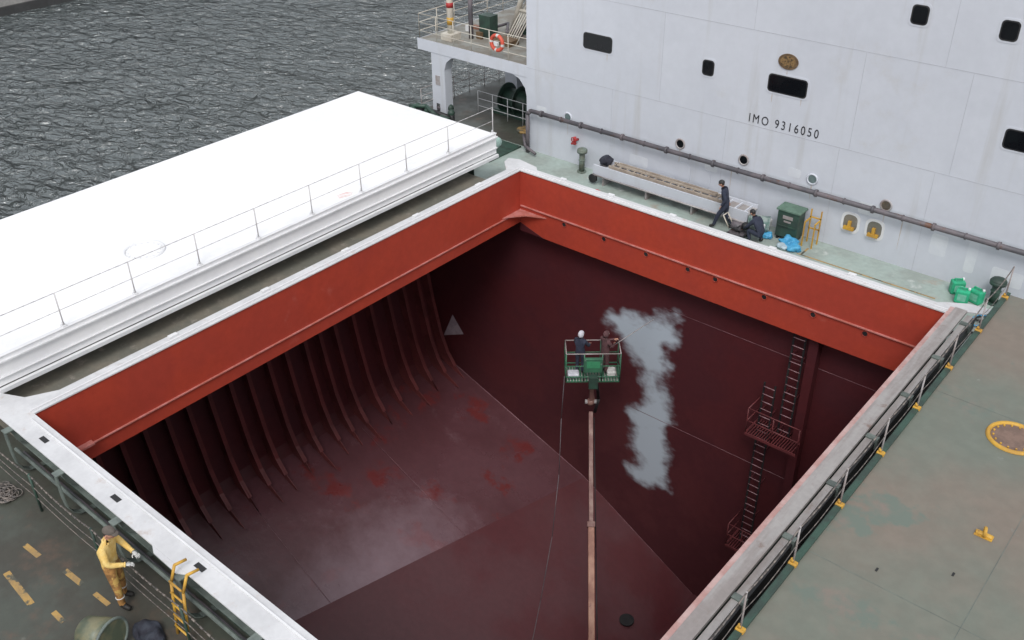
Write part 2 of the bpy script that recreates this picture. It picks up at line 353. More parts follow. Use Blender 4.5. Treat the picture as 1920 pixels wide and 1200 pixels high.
# outer faces
hc.box(-.14,-.121,-Lh-.12,.12,ZD,-.05,m_dgreen); hc.box(0,W,.121,.14,ZD,-.05,m_dgreen)
hc.box(0,W,-Lh-.14,-Lh-.121,ZD,-.05,m_dgreen); hc.box(W+.121,W+.14,-Lh-.12,.12,ZD,-.07,m_dgreen)
hc.box(-.3,W,-Lh-.40,-Lh-.14,-.72,-.68,m_stay)
def stay(x,yo,yi,m=m_stay):
    s_=1 if yo>yi else -1
    pts=[(yo,-.05),(yo,-.75),(yo-s_*.02,-1.0),(yo-s_*.1,-1.18),(yo-s_*.24,-1.3),(yi,ZD+.03)]
    for (a0,z0),(a1,z1) in zip(pts[:-1],pts[1:]):
        for e in (0,.025):
            hc.face([(x-.08,a0-s_*e,z0),(x+.08,a0-s_*e,z0),(x+.08,a1-s_*e,z1),(x-.08,a1-s_*e,z1)],m)
        for sx in (-.08,.08): hc.face([(x+sx,a0,z0),(x+sx,a1,z1),(x+sx,a1-s_*.025,z1),(x+sx,a0-s_*.025,z0)],m)
    hc.prism([(yi,-.05),(yo-s_*.12,-.05),(yo-s_*.2,-.4),(yi,-.8)],0,x-.01,x+.01,m)
for x in (.1,2.4,4.7,7.0,9.3,11.6,13.9):
    stay(x,-Lh-.74,-Lh-.15); hc.box(x-.1,x+.1,-Lh-.76,-Lh-.56,-.06,-.03,m_stay)
for i in range(9):
    y=-1.2-2*i
    hc.box(W+.14,W+.62,y-.012,y+.012,-1.1,-.2,m_dgreen)
    hc.box(W+.44,W+.72,y+.9,y+1.05,-.30,-.02,m_stay)
hc.tube([(-.5,-Lh-.45,-1.05),(14,-Lh-.45,-1.05)],.05,m_stay); hc.tube([(-.5,-Lh-.30,-1.25),(14,-Lh-.30,-1.25)],.035,m_pipe)
hc.done(bevel=.006)

# ---- hatch covers (side rolling)
def cover(name,xin,xout,m,mside,sgn):
    c=B(name)
    y0,y1=-18.7,.38
    lo,hi=min(xin,xout),max(xin,xout)
    c.box(lo,hi,y0,y1,.12,.85,m)
    e=xin
    for k,(a,zz0,zz1,mm) in enumerate(((.10,-.02,.10,mside),(.05,.32,.36,mside),(.07,.72,.78,mside),(.04,.86,.90,mside))):
        x0,x1=(e,e-sgn*a) if zz1<.85 else (e-sgn*.02,e+sgn*.10)
        c.box(min(x0,x1),max(x0,x1),y0,y1+.02,zz0,zz1,mm)
    c.box(lo+.3,hi-.3,y1+.02,y1+.10,.25,.33,mside)
    for x in (e+sgn*.5,xout-sgn*.5):
        c.cyl((x-.08,y1+.24,.15),(x+.08,y1+.24,.15),.2,m_trim,seg=18)
    return c
lc=cover('hatch_cover',-1.42,-8.7,m_cover,m_white,-1)
def ring(c,x,y,z,m1,m2,r=.46):
    c.torus((x,y,z+.012),r,.05,m1,(0,0,1),32,6); c.cyl((x,y,z),(x,y,z+.02),r-.05,m2,seg=32)
    for i in range(16):
        a=i*math.pi/8; c.cyl((x+(r-.1)*math.cos(a),y+(r-.1)*math.sin(a),z+.02),(x+(r-.1)*math.cos(a),y+(r-.1)*math.sin(a),z+.05),.022,m1,seg=6)
ring(lc,-3.5,-12.5,.85,m_white,m_cover,.55)
m_smear=M('red_paint_smear',(.72,.50,.48),(.82,.78,.77),3,.6)
lc.face([(-2.0,-6.6,.854),(-1.75,-6.7,.854),(-1.65,-6.3,.854),(-1.8,-6.1,.854),(-1.95,-6.25,.854)],m_smear)
lc.prism([(-2.9,ZD),(-2.3,ZD),(-2.35,0),(-2.6,0)],1,.1,.14,m_dgreen)
lc.box(-2.7,-2.3,.05,.3,-.05,.1,m_dgreen)
lc.ball((-1.9,.85,.25),.22,M('pale_green_motor',(.35,.5,.45),None,4,.5),2,(1,1.4,1))
lc.done(bevel=.012)
rc=cover('hatch_cover',16.08,23.4,m_rcov,m_dgreen,1)
ring(rc,18.05,-5.55,.85,m_yellow,M('rusty_lid',(.20,.13,.10),(.15,.10,.08),4,.6),.50)
x,y=18.5,-8.8
rc.cyl((x-.14,y,.88),(x+.14,y,.88),.05,m_yellow,seg=10); rc.torus((x,y,.95),.08,.03,m_yellow,(1,.3,0),14,6); rc.box(x-.16,x+.16,y-.08,y+.08,.85,.87,m_yellow)
rc.box(18.38,18.42,-10.15,-10.05,.852,.858,m_black); rc.box(17.3,17.34,-10.9,-10.8,.852,.858,m_black)
for (x0,x1,y0,y1) in ((16.2,23.3,-4.905,-4.895),(16.2,23.3,-11.2,-11.19),(18.9,18.91,-18,.2)):
    rc.box(x0,x1,y0,y1,.851,.854,m_stay)
rc.done(bevel=.008)
def rail(name,x,ys,z,h,m,mb,ropes,mrope,sag=.0):
    b_=B(name)
    for y in ys:
        b_.cyl((x,y,z),(x,y,z+h),.018,m,seg=8)
        b_.box(x-.08,x+.08,y-.06,y+.06,z,z+.08,mb,bev=.02)
        b_.cyl((x-.02,y,z+.08),(x-.02,y,z+.15),.035,mb,seg=8)
    for hh,rr in ropes:
        P=[]
        for a,c_ in zip(ys[:-1],ys[1:]):
            for k in range(8):
                t=k/8; P.append((x,a+(c_-a)*t,z+hh-sag*4*t*(1-t)))
        P.append((x,ys[-1],z+hh))
        for p,p2 in zip(P[:-1],P[1:]): b_.cyl(p,p2,rr,mrope,seg=5)
    return b_.done()
m_prail=M('pale_railing_paint',(.56,.54,.54),(.48,.46,.46),2,.5)
rail('cover_railing',-1.5,[0.3,-2.0,-4.0,-6.0,-8.0,-10,-12,-14,-16,-18],.85,1.0,m_prail,m_whitetop,((1.0,.011),(.5,.009)),m_prail,.0)
rail('chain_railing',16.12,[0.1,-1.9,-3.9,-5.85,-7.8,-9.75,-11.7,-13.6,-15.6],.85,.95,m_trim,m_yellow,((.93,.016),(.5,.008)),m_rope,.10)

# ---- superstructure
ss=B('ship_superstructure')
yw=4.2; x0=-3.15; x1=34; zt=22
ss.box(x0,x1,yw,yw+10,ZD,zt,m_wall)
ss.done()
par=empty('superstructure_fittings')
def child(b_): b_.parent=par; return b_
wd=child(B('windows'))
def rrect(b_,cx,cz,w_,h_,r,y,m,t=.0):
    pts=[]
    for sx,sz,a0 in ((1,1,0),(-1,1,90),(-1,-1,180),(1,-1,270)):
        for k in range(5):
            a=R(a0+k*22.5); pts.append((cx+sx*(w_/2-r)+r*math.cos(a),cz+sz*(h_/2-r)+r*math.sin(a)))
    b_.prism(pts,1,y,y-t,m)
for (cx,cz,w_,h_) in ((.17,3.52,1.25,.56),(4.71,3.52,.42,.5),(7.58,3.52,1.32,.56),(11.2,6.35,.46,.52),(13.62,6.33,.46,.52),(14.85,3.45,1.3,.56)):
    rrect(wd,cx,cz,w_+.14,h_+.14,.14,yw,m_wall,.012)
    rrect(wd,cx,cz,w_+.03,h_+.03,.12,yw-.012,m_black,.006)
    rrect(wd,cx,cz,w_-.05,h_-.05,.10,yw-.018,m_glass,.004)
wd.done()
pt=child(B('port_lights'))
for i,(x,z,dark) in enumerate(((-1.1,.42,0),(3.9,.62,1),(6.4,.68,1),(8.9,.68,0),(11.4,.5,1))):
    pt.torus((x,yw-.015,z),.17,.032,m_trim if dark else m_wall,(0,1,0),24,6)
    pt.cyl((x,yw,z),(x,yw-.02,z),.155,m_glass if i in(1,2) else m_port,seg=24)
    if i==4:
        for k in range(-3,4): pt.box(x-.14,x+.14,yw-.035,yw-.022,z+k*.04-.008,z+k*.04+.008,m_bronze)
pt.done()
ni=child(B('bollard_niches'))
for x in (4.1,4.92,10.4,11.2):
    z=-.42; yel=x>8
    rrect(ni,x,z,.62,.72,.2,yw,m_wall if not yel else m_white,.02); rrect(ni,x,z,.46,.56,.18,yw-.02,m_mud if yel else m_wall,.006)
    if yel: ni.box(x-.17,x+.17,yw-.14,yw-.03,z-.22,z-.12,m_yellow); ni.box(x-.05,x+.05,yw-.12,yw-.03,z-.12,z+.08,m_yellow)
ni.done()
se=child(B('weld_seams'))
for z in (1.95,5.05): se.box(x0,x1,yw-.005,yw,z-.006,z+.006,m_seam)
for x in (.9,5.6,9.6,12.6,17): se.box(x-.004,x+.004,yw-.004,yw,ZD,1.94,m_seam)
for x in (2.9,9.9,13.0): se.box(x-.004,x+.004,yw-.004,yw,1.96,5.04,m_seam)
for x in (6.2,12.2): se.box(x-.004,x+.004,yw-.004,yw,5.06,9,m_seam)
m_touch=M('touch_up_paint',(.62,.64,.67),(.56,.58,.62),1,.5,grain=.03)
for (x,z,w_,h_) in ((5.2,.1,.5,.35),(8.25,.72,.45,.3),(13.2,-.3,.5,.7),(2.2,-.5,.8,.4),(-2.4,.3,.5,.5),(15.3,-.7,.9,.5),(10.9,.2,.7,.4),(14.2,-.4,.3,1.0)): rrect(se,x,z,w_,h_,.08,yw,m_touch,.003)
m_stain=M('rust_stain_streak',(.44,.37,.32),(.50,.48,.48),6,.6,grain=.05)
for (x,z,l_) in ((-1.1,.2,.5),(3.9,.4,.6),(8.9,.46,.5),(11.4,.28,.45),(7.1,3.2,.35),(8.1,3.2,.25),(.6,3.2,.3),(7.5,4.0,.3),(12.0,.3,1.2),(6.0,.3,.9)):
    se.prism([(x-.02,z),(x+.02,z),(x+.008,z-l_),(x-.006,z-l_*.9)],1,yw,yw-.003,m_stain)
se.done()
pl=child(B('name_plate'))
pl.prism([(7.5+.34*math.cos(2*math.pi*k/24),4.28+.25*math.sin(2*math.pi*k/24)) for k in range(24)],1,yw,yw-.03,m_bronze)
pl.prism([(7.5+.26*math.cos(2*math.pi*k/24),4.28+.18*math.sin(2*math.pi*k/24)) for k in range(24)],1,yw-.03,yw-.04,M('bronze_relief',(.25,.15,.06),(.06,.04,.02),14,.5))
pl.done()
cu=bpy.data.curves.new('imo','FONT'); cu.body='IMO 9316050'; cu.size=.42; cu.extrude=.003; cu.space_character=1.40; cu.space_word=.9
to=bpy.data.objects.new('imo_t',cu); COL.objects.link(to); bpy.context.view_layer.update()
dg=bpy.context.evaluated_depsgraph_get(); tm=bpy.data.meshes.new_from_object(to.evaluated_get(dg)); bpy.data.objects.remove(to)
wx=max(v.co.x for v in tm.vertices)-min(v.co.x for v in tm.vertices)
tm.materials.clear(); tm.materials.append(m_letter)
to=bpy.data.objects.new('imo_number_lettering',tm); COL.objects.link(to); to.parent=par
to.rotation_euler=(R(90),0,0); to.location=(6.38,yw-.008,2.06); to.scale=(2.45/wx,1.0,1)
pp=child(B('wall_pipe'))
pp.tube([(-2.9,3.95,ZD),(-2.9,3.95,.2),(-2.75,3.95,.36),(20,3.95,.36)],.085,m_pipe,10)
for i in range(22):
    x=-2.2+i*.95
    if i%2==0: pp.cyl((x-.04,3.95,.36),(x+.04,3.95,.36),.125,m_pipe,seg=12)
    else: pp.box(x-.02,x+.02,3.93,yw,.25,.31,m_pipe); pp.cyl((x-.02,3.95,.36),(x+.02,3.95,.36),.105,m_pipe,seg=12)
pp.tube([(-3.4,4.3,-.9),(-2.9,3.8,-1.1),(-2.3,3.7,-1.25)],.06,m_pipe)
pp.done()
vv=B('fire_hydrant_valve')
vv.cyl((-.6,yw,-.35),(-.6,3.95,-.35),.05,m_valve); vv.torus((-.6,3.92,-.3),.11,.02,m_valve,(0,1,.2),16,5); vv.cyl((-.6,4.0,-.5),(-.6,4.0,-.2),.06,m_valve); vv.cyl((-.75,4.0,-.5),(-.55,4.0,-.45),.05,m_valve)
for k in range(3):
    a=k*math.pi/3; vv.cyl((-.6-.1*math.cos(a),3.92,-.3-.1*math.sin(a)),(-.6+.1*math.cos(a),3.92,-.3+.1*math.sin(a)),.012,m_valve,seg=5)
vv.done()
def vent(x,y,h,r,m):
    b_=B('mushroom_vent'); b_.cyl((x,y,ZD),(x,y,ZD+h),r*.55,m,seg=16); b_.cyl((x,y,ZD+h-.1),(x,y,ZD+h),r,m,seg=20); b_.ball((x,y,ZD+h),r,m,2,(1,1,.45))
    b_.cyl((x,y,ZD),(x,y,ZD+.05),r*.9,m,seg=16); b_.torus((x,y,ZD+h*.55),r*.56,.02,m); b_.done()
vent(-.05,3.75,.9,.2,M('vent_grey_green',(.16,.2,.17),(.12,.13,.1),3,.5)); vent(15.2,3.8,.75,.24,m_dgreen)
wp=B('bridge_wing_platform')
wp.box(-9.1,x0,yw+.02,14,1.86,1.98,m_wall)
sheet(wp,-9.05,x0,yw+.07,14,1.985,M('platform_deck',(.26,.26,.235),(.21,.19,.16),1.5,.6,spots=((.2,.1,.06),2,.6,.7)))
wp.box(-9.1,x0,yw,yw+.02,1.55,2.02,m_wall)
wp.prism([(-9.1,1.55),(-8.35,1.55),(-8.35,.9),(-8.42,ZD),(-7.62,ZD),(-7.62,.9),(-7.5,1.25),(-7.2,1.5),(-6.9,1.55),(-6.9,1.62),(-9.1,1.62)],1,yw+.02,yw+.45,m_wall)
wp.prism([(x0,1.55),(x0,.7),(x0-.1,1.1),(x0-.4,1.42),(x0-.8,1.55)],1,yw+.02,yw+.1,m_wall)
wp.box(-8.15,-7.9,yw-.0,yw+.015,.2,.6,m_trim)
wp.box(-6.0,-5.2,8.2,8.8,ZD,1.86,m_wall); wp.box(-8.4,-7.7,9,9.6,ZD,1.86,m_wall)
wp.prism([(-5.2,1.86),(-5.2,1.1),(-4.6,1.86)],1,8.4,8.45,m_wall)
wp.done()
rl=B('platform_railing')
def railing(b_,p,q_,n,h,m,r=.018,levels=(1,.66,.33)):
    p=Vector(p);q_=Vector(q_)
    for i in range(n+1):
        a=p.lerp(q_,i/n); b_.cyl(a,a+Vector((0,0,h)),r,m,seg=6)
    for l in levels: b_.cyl(p+Vector((0,0,h*l)),q_+Vector((0,0,h*l)),r*.8,m,seg=6)
railing(rl,(-9.0,yw+.06,1.98),(x0,yw+.06,1.98),6,1.05,m_beige)
railing(rl,(-9.0,yw+.06,1.98),(-9.0,13.9,1.98),9,1.05,m_beige)
railing(rl,(-9.5,4.6,ZD),(-9.5,14,ZD),9,1.0,m_trim)
railing(rl,(-7.4,6.0,ZD),(-4.0,6.0,ZD),4,1.0,m_white)
rl.done()
lb=B('lifebuoy')
lb.torus((-4.65,yw,2.62),.29,.075,lambda t: m_refl if (t*4)%1<.18 else m_orange,(0,1,0),40,10); lb.done()
dv=B('davit_frame')
for a,c_,r,m in (((-6.3,7,2),(-5.2,7,5),.11,m_beige),((-4.3,7,2),(-5.2,7,5),.11,m_beige),((-6.0,9,2),(-4.9,9,5),.1,m_beige),((-4.0,9,2),(-4.9,9,5),.1,m_beige),((-5.2,7,5),(-4.9,9,5),.1,m_beige),((-5.9,7,3.1),(-4.7,7,3.1),.07,m_beige),((-4,6.4,2),(-3.3,6.4,5),.08,m_beige),((-3.3,8,2),(-4.3,7.4,5),.08,m_beige)):
    dv.cyl(a,c_,r,m)
dv.cyl((-7.9,5.0,2),(-7.9,5.0,4.6),.14,m_beige); dv.cyl((-7.9,5,2.6),(-7.9,5,2.9),.145,m_yellow); dv.cyl((-7.9,5,3.3),(-7.9,5,3.5),.15,m_valve); dv.box(-8.2,-7.6,4.7,5.3,1.99,2.25,m_beige)
dv.cyl((-7.3,5.6,2),(-7.3,5.6,4.2),.1,m_pipe)
dv.box(-7.2,-6.6,6,6.5,1.99,2.9,m_dgreen)
dv.box(-6.3,-5.2,5.6,6.2,1.99,2.2,m_bronze); dv.tube([(-7.4,6.2,2.1),(-6.8,7.4,2.3),(-6.2,6.6,2.2),(-5.6,8,2.4)],.06,m_pipe)
for i in range(6): dv.cyl((-5.8+i*.12,6,2.0),(-5.8+i*.12,7.6,3.6),.025,m_beige,seg=6)
for i in range(14):
    a=Vector((-8.6+random.random()*4.5,5.2+random.random()*3.5,2.0)); dv.box(a.x,a.x+.1+random.random()*.3,a.y,a.y+.1+random.random()*.3,1.99,2.05+random.random()*.4,random.choice([m_beige,m_pipe,m_bronze,m_dgreen,m_white,m_boom]))
dv.done()
mw=B('mooring_winch')
mw.cyl((-6.4,6.9,-.75),(-5.0,6.9,-.75),.45,m_dgreen,seg=20)
for x in (-6.5,-5.7,-4.9): mw.cyl((x-.03,6.9,-.75),(x+.03,6.9,-.75),.65,m_dgreen,seg=24)
mw.box(-6.9,-4.5,6.4,7.4,ZD,-1.2,m_dgreen); mw.box(-4.7,-4.2,6.6,7.2,-1.2,-.4,m_bronze)
mw.cyl((-4.4,5.6,ZD),(-4.4,5.6,ZD+.1),.35,m_yline,seg=24)
for i in range(7): mw.box(-7.6+i*.22,-7.48+i*.22,7.0,7.06,.4,1.3,m_bronze)
mw.box(-7.7,-6.1,6.98,7.08,1.25,1.35,m_yline)
mw.done()
cm=B('deck_machinery')
for i in range(9):
    x=-8.9+random.random()*1.8; y=3.1+random.random()*1.4
    cm.cyl((x,y,ZD),(x,y,ZD+.3+random.random()*.5),.08+random.random()*.1,random.choice([m_dgreen,m_pipe,m_black]),seg=12)
    cm.ball((x,y,ZD+.6),.16,random.choice([m_dgreen,m_pipe]),2)
cm.tube([(-9,3.4,-.7),(-8.2,3.6,-.6),(-7.4,3.5,-.9),(-6.6,3.4,-1.2)],.09,m_dgreen); cm.tube([(-8.6,3.9,-.9),(-7.2,3.9,-.95),(-6.8,3.5,-1.2)],.12,m_black)
cm.box(-7.4,-6.9,3.2,3.7,ZD,-.8,m_dgreen,bev=.05)
cm.box(-9.0,-3.4,2.2,4.15,ZD,ZD+.06,m_dgreen)
cm.done()

# ---- things on the far deck
gw=B('gangway')
gw.box(.9,7.3,3.15,3.2,-1.0,-.62,m_wall); gw.box(.9,7.3,3.85,3.9,-1.0,-.62,m_wall); gw.box(.9,7.3,3.2,3.85,-.78,-.74,m_lead)
for i in range(17): gw.box(1.0+i*.38,1.05+i*.38,3.2,3.85,-.74,-.68,m_wall)
for x in (1.3,3.2,5.1,7.0): gw.box(x,x+.06,3.2,3.85,ZD,-1.0,m_trim)
gw.cyl((.95,3.05,-1.15),(.95,3.15,-1.15),.17,m_black,seg=16)
gw.cyl((.9,3.1,-1.0),(7.3,3.1,-1.0),.03,m_trim,seg=8)
gw.box(7.4,7.9,3.2,3.9,-1.25,-.95,m_whitetop,bev=.05)
gw.done()
ld=B('wooden_ladder')
for y in (3.32,3.7): ld.box(1.5,6.2,y-.03,y+.03,-.66,-.56,m_wood)
for y in (3.42,3.58): ld.box(1.8,5.9,y-.02,y+.02,-.53,-.46,m_wood)
for i in range(15): ld.cyl((1.65+i*.31,3.32,-.55),(1.65+i*.31,3.7,-.55),.022,m_wood,seg=7)
ld.done()
tb=B('tarpaulin_bundle')
vs=tb.ball((1.25,3.5,-.5),.24,m_canvas,3,(1.1,.9,.7))
for v in vs: v.co+=Vector((1,1,1))*.09*noise.noise(v.co*6)
tb.done()
rg=B('red_cloth'); vs=rg.ball((1.45,2.6,ZD+.04),.2,M('red_cloth_mat',(.55,.06,.07),None,5,.8),3,(1.3,.7,.25))
for v in vs: v.co.z+=.05*noise.noise(v.co*7)
rg.done()
eb=B('equipment_box')
eb.box(8.2,8.95,3.5,4.0,ZD+.1,-.35,m_dgreen,bev=.02); eb.box(8.15,9.0,3.45,4.05,-.35,-.28,M('box_lid_green',(.12,.2,.15),None,3,.5),bev=.015)
eb.box(8.25,8.9,3.46,3.5,-.9,-.86,m_dgreen); eb.box(8.4,8.75,3.488,3.498,-.62,-.50,m_trim); eb.box(8.45,8.7,3.486,3.498,-.74,-.68,m_trim)
for x in (8.25,8.85): eb.box(x,x+.06,3.5,4.0,ZD,ZD+.1,m_black)
eb.done()
yf_=B('yellow_rack')
for x in (9.15,9.5): yf_.box(x,x+.04,3.9,3.94,ZD,-.2,m_yellow); yf_.box(x,x+.04,3.5,3.54,ZD,-.5,m_yellow); yf_.box(x,x+.04,3.54,3.9,-.55,-.5,m_yellow)
yf_.box(9.15,9.54,3.9,3.94,-.5,-.46,m_yellow); yf_.box(9.15,9.54,3.9,3.94,-.9,-.86,m_yellow); yf_.done()
dr=B('oil_drum')
mdr=M('drum_teal',(.12,.2,.18),(.3,.36,.34),4,.5)
dr.cyl((7.25,3.35,-1.1),(7.9,3.65,-1.1),.29,mdr,seg=24)
for t in (.02,.33,.66,.98):
    p=Vector((7.25,3.35,-1.1)).lerp(Vector((7.9,3.65,-1.1)),t); dr.torus(p,.29,.02,mdr,(.65,.3,0),24,5)
dr.done()
pu=B('spray_pump')
pu.box(6.95,7.5,2.55,2.95,ZD+.12,ZD+.2,m_pipe); pu.cyl((7.0,2.75,-1.0),(7.35,2.75,-1.0),.15,m_pipe,seg=16); pu.ball((7.45,2.8,-.95),.15,m_black,2)
for x in (6.98,7.46): pu.cyl((x,2.5,ZD+.1),(x,2.54,ZD+.1),.1,m_black,seg=14); pu.cyl((x,2.96,ZD+.1),(x,3.0,ZD+.1),.1,m_black,seg=14)
pu.tube([(6.95,2.6,-1.1),(6.7,2.6,-.7),(6.7,2.9,-.7),(6.95,2.9,-1.1)],.02,m_beige)
for i in range(8):
    a=i*.8; pu.cyl((7.15+.2*math.cos(a),2.6+.15*math.sin(a),-1.2+.04*i),(7.15+.2*math.cos(a+.8),2.6+.15*math.sin(a+.8),-1.16+.04*i),.02,m_black,seg=6)
pu.done()
def bag(x,y,s_,name='blue_plastic_bag',m=m_blue):
    b_=B(name); vs=b_.ball((x,y,ZD+s_*.45),s_,m,4,(1,.8,.55))
    for v in vs:
        n_=noise.fractal(v.co*5,1,2,3); v.co+=(v.co-Vector((x,y,ZD+s_*.4)))*.5*n_
        if v.co.z<ZD+.004: v.co.z=ZD+.004
    b_.done()
bag(8.05,3.3,.2); bag(8.85,3.25,.3); bag(9.15,3.05,.24)
bag(8.75,2.95,.18,'grey_plastic_bag',M('grey_sheet',(.4,.5,.55),None,5,.4))
m_jlab=M('jerry_label',(.2,.55,.4),None,9,.5)
def jerry(x,y,a):
    b_=B('jerrycan'); Mx=Matrix.Translation((x,y,ZD))@Matrix.Rotation(a,4,'Z')
    b_.box(-.2,.2,-.14,.14,0,.42,m_jerry,Mx,bev=.045)
    b_.box(-.11,.11,-.02,.02,.47,.50,m_jerry,Mx,bev=.01)
    b_.box(-.13,-.10,-.02,.02,.41,.50,m_jerry,Mx); b_.box(.08,.11,-.02,.02,.41,.50,m_jerry,Mx)
    b_.cyl(Mx@Vector((.15,.06,.40)),Mx@Vector((.15,.06,.48)),.035,m_white,seg=12)
    b_.box(-.12,.12,-.145,-.141,.1,.32,m_jlab,Mx); b_.done()
jerry(14.15,3.7,.6); jerry(14.45,3.25,.2); jerry(14.78,3.5,-.3)
yl=B('yellow_deck_marking')
yl.box(9.3,13.8,2.92,2.98,ZD,ZD+.004,m_yline); yl.box(9.4,9.47,2.98,3.5,ZD,ZD+.004,m_yline); yl.box(-1.3,-1.24,.6,1.8,ZD,ZD+.004,m_yline)
for (x,y,l_,an,w_) in ((2.6,-19.6,.28,3,.06),(4.0,-19.42,.32,3,.06),(5.0,-19.35,.25,3,.05),(3.4,-20.3,.62,-4,.07),(4.75,-20.15,.2,0,.055)):
    Mx=Matrix.Translation((x,y,ZD))@Matrix.Rotation(R(an),4,'Z'); yl.box(-l_,l_,-w_,w_,0,.004,m_yline,Mx)
yl.done()
hs=B('hose_bundle')
for k in range(5):
    P=[(15.3+k*.1+.3*math.cos(t*.7+k),3.0+.25*math.sin(t*.9+k*2)-t*.12,ZD+.05+.04*k) for t in range(10)]
    hs.tube(P,.03,m_black if k%2 else m_blue,6)
P=[(14.6+.28*t,.9+.35*math.sin(t*.9)+t*.22,ZD+.05) for t in range(10)]
hs.tube(P,.035,m_black,6)
hs.done()
dh=B('deck_hose')
P=[(9.6+.35*t,2.3+.22*math.sin(t*.8)+.1*math.sin(t*2.1),ZD+.03) for t in range(12)]
dh.tube(P,.022,m_pipe,6)
P=[(2.2+.45*t,2.0+.25*math.sin(t*.7+1),ZD+.03) for t in range(11)]
dh.tube(P,.02,m_red,6)
dh.done()

# ---- near-left deck
cr=B('chain_fence')
XP=[-1.5,1.6,4.2,7.4,10.5]
for x in XP: cr.cyl((x,-18.85,ZD),(x,-18.85,-.3),.03,m_dgreen,seg=8)
for hh,rr,sg_ in ((-.32,.022,.12),(-.68,.012,.08),(-1.0,.012,.06)):
    for a,c_ in zip(XP[:-1],XP[1:]):
        n=26
        for k in range(n):
            t=k/n;t2=(k+.8)/n
            f=lambda t:(a+(c_-a)*t,-18.85,hh-sg_*4*t*(1-t))
            if rr>.02: cr.cyl(f(t),f(t2),rr*(1 if k%2 else .55),m_rope,seg=6)
            else: cr.cyl(f(t),f((k+1)/n),rr,m_rope,seg=5)
cr.done()
yd=B('yellow_access_ladder')
for x in (6.95,7.35):
    yd.tube([(x,-18.85,ZD),(x,-18.7,-.1),(x,-18.55,.25),(x,-18.3,.2)],.03,m_yellow)
for i in range(5):
    z=ZD+.25+i*.28; yd.cyl((6.95,-18.85+.11*i*.28,z),(7.35,-18.85+.11*i*.28,z),.022,m_yellow,seg=7)
yd.done()
bl=B('deck_fairlead_drum')
bl.cyl((5.9,-20.1,-.95),(6.5,-19.9,-.95),.28,M('green_brass',(.10,.12,.08),(.18,.17,.10),3,.4),r2=.42,seg=24); bl.box(5.7,6.6,-20.3,-19.7,ZD,-1.2,m_dgreen); bl.torus((6.5,-19.9,-.95),.42,.03,m_stay,(.6,.2,0))
bl.done()
cb=B('canvas_pile'); vs=cb.ball((6.6,-19.25,ZD+.08),.36,m_canvas,4,(1.2,.7,.35))
for v in vs: v.co+=Vector((.3,.3,1))*.1*noise.noise(v.co*6)
cb.done()
rp=B('rope_pile')
for k in range(26):
    c0=Vector((.15+random.random()*.5,-18.95-random.random()*.35,ZD+.04+random.random()*.06))
    rp.torus(c0,.09+random.random()*.1,.014,m_rope,(random.random()*.3,random.random()*.3,1),14,5)
rp.done()

# ---- access ladders on bulkhead
al=B('hold_access_ladder')
def vlad(x,z0,z1,y=.22,w_=.38):
    for dx in (-w_/2,w_/2): al.box(x+dx-.03,x+dx+.03,y-.015,y+.015,z0,z1,m_black)
    n=int((z1-z0)/.3)
    for i in range(n): al.cyl((x-w_/2,y-.02,z0+.15+i*.3),(x+w_/2,y-.02,z0+.15+i*.3),.016,m_rung,seg=6)
    for k in range(int((z1-z0)/1.5)+1):
        for dx in (-w_/2,w_/2): al.box(x+dx-.02,x+dx+.02,y,yb,z0+k*1.5,z0+k*1.5+.05,m_hold)
vlad(10.95,-6.4,-2.45); vlad(10.25,-11.9,-4.7)
al.box(11.25,11.55,.25,yb,-12.5,-2.4,m_hold)
def plat(x0,x1,z,y0=-.35):
    for i in range(int((x1-x0)/.09)): al.box(x0+i*.09,x0+i*.09+.03,y0,yb,z-.03,z,m_plat)
    al.box(x0,x1,y0-.03,y0,z-.08,z+.02,m_plat); al.box(x0-.03,x0,y0,yb,z-.08,z+.02,m_plat)
    for x in (x0,(x0+x1)/2,x1): al.cyl((x,y0,z),(x,y0,z+1.0),.022,m_plat,seg=6)
    for zz in (1.0,.5):
        al.cyl((x0,y0,z+zz),(x1,y0,z+zz),.022,m_plat,seg=6); al.cyl((x0,y0,z+zz),(x0,yb,z+zz),.022,m_plat,seg=6)
plat(9.9,11.7,-6.5); plat(9.8,10.9,-11.7)
al.done()

# ---- boom lift
lift=empty('boom_lift')
bs=B('boom',lift)
p0=Vector((10.8,-9.65,-14.7)); p1=Vector((4.72,-1.86,-6.85))
def beam(b_,a,c_,w_,m,hgt=None):
    a=Vector(a);c_=Vector(c_); d=c_-a; qd=d.to_track_quat('Y','Z').to_matrix().to_4x4()
    b_.box(-w_/2,w_/2,0,d.length,-(hgt or w_)/2,(hgt or w_)/2,m,Matrix.Translation(a)@qd,bev=.015)
L3=lambda t:p0.lerp(p1,t)
beam(bs,L3(-.03),L3(.34),.27,m_boom,.34); beam(bs,L3(.34),L3(.66),.21,m_boom,.26); beam(bs,L3(.66),L3(.97),.15,m_boom2,.2)
beam(bs,L3(.33),L3(.35),.36,m_boom,.42); beam(bs,L3(.655),L3(.67),.27,m_boom2,.32)
bs.tube([L3(.0)+Vector((.2,.1,.1)),L3(.3)+Vector((.16,.1,.12)),L3(.6)+Vector((.13,.08,.1)),L3(.95)+Vector((.1,.05,.1))],.018,m_black)
dirn=Vector((.764,.645,0)); fw=Vector((-.645,.764,0))
C=Vector((4.62,-1.72,-5.75))
up=Vector((0,0,1))
beam(bs,p1,C-up*.12-fw*.35,.13,m_boom2,.16)
beam(bs,p1+dirn*.12,C-up*.4-fw*.2,.06,m_boom2); bs.ball(p1,.15,m_boom2,2); bs.cyl(p1-dirn*.2,p1+dirn*.2,.08,m_trim)
for k in range(4): bs.tube([p1+dirn*(.1+.03*k)-up*.5,p1+dirn*(.22+.03*k)+up*.1,C+dirn*(.1+.02*k)-fw*.45+up*.1],.014,m_black)
bs.done()
bk=B('basket',lift)
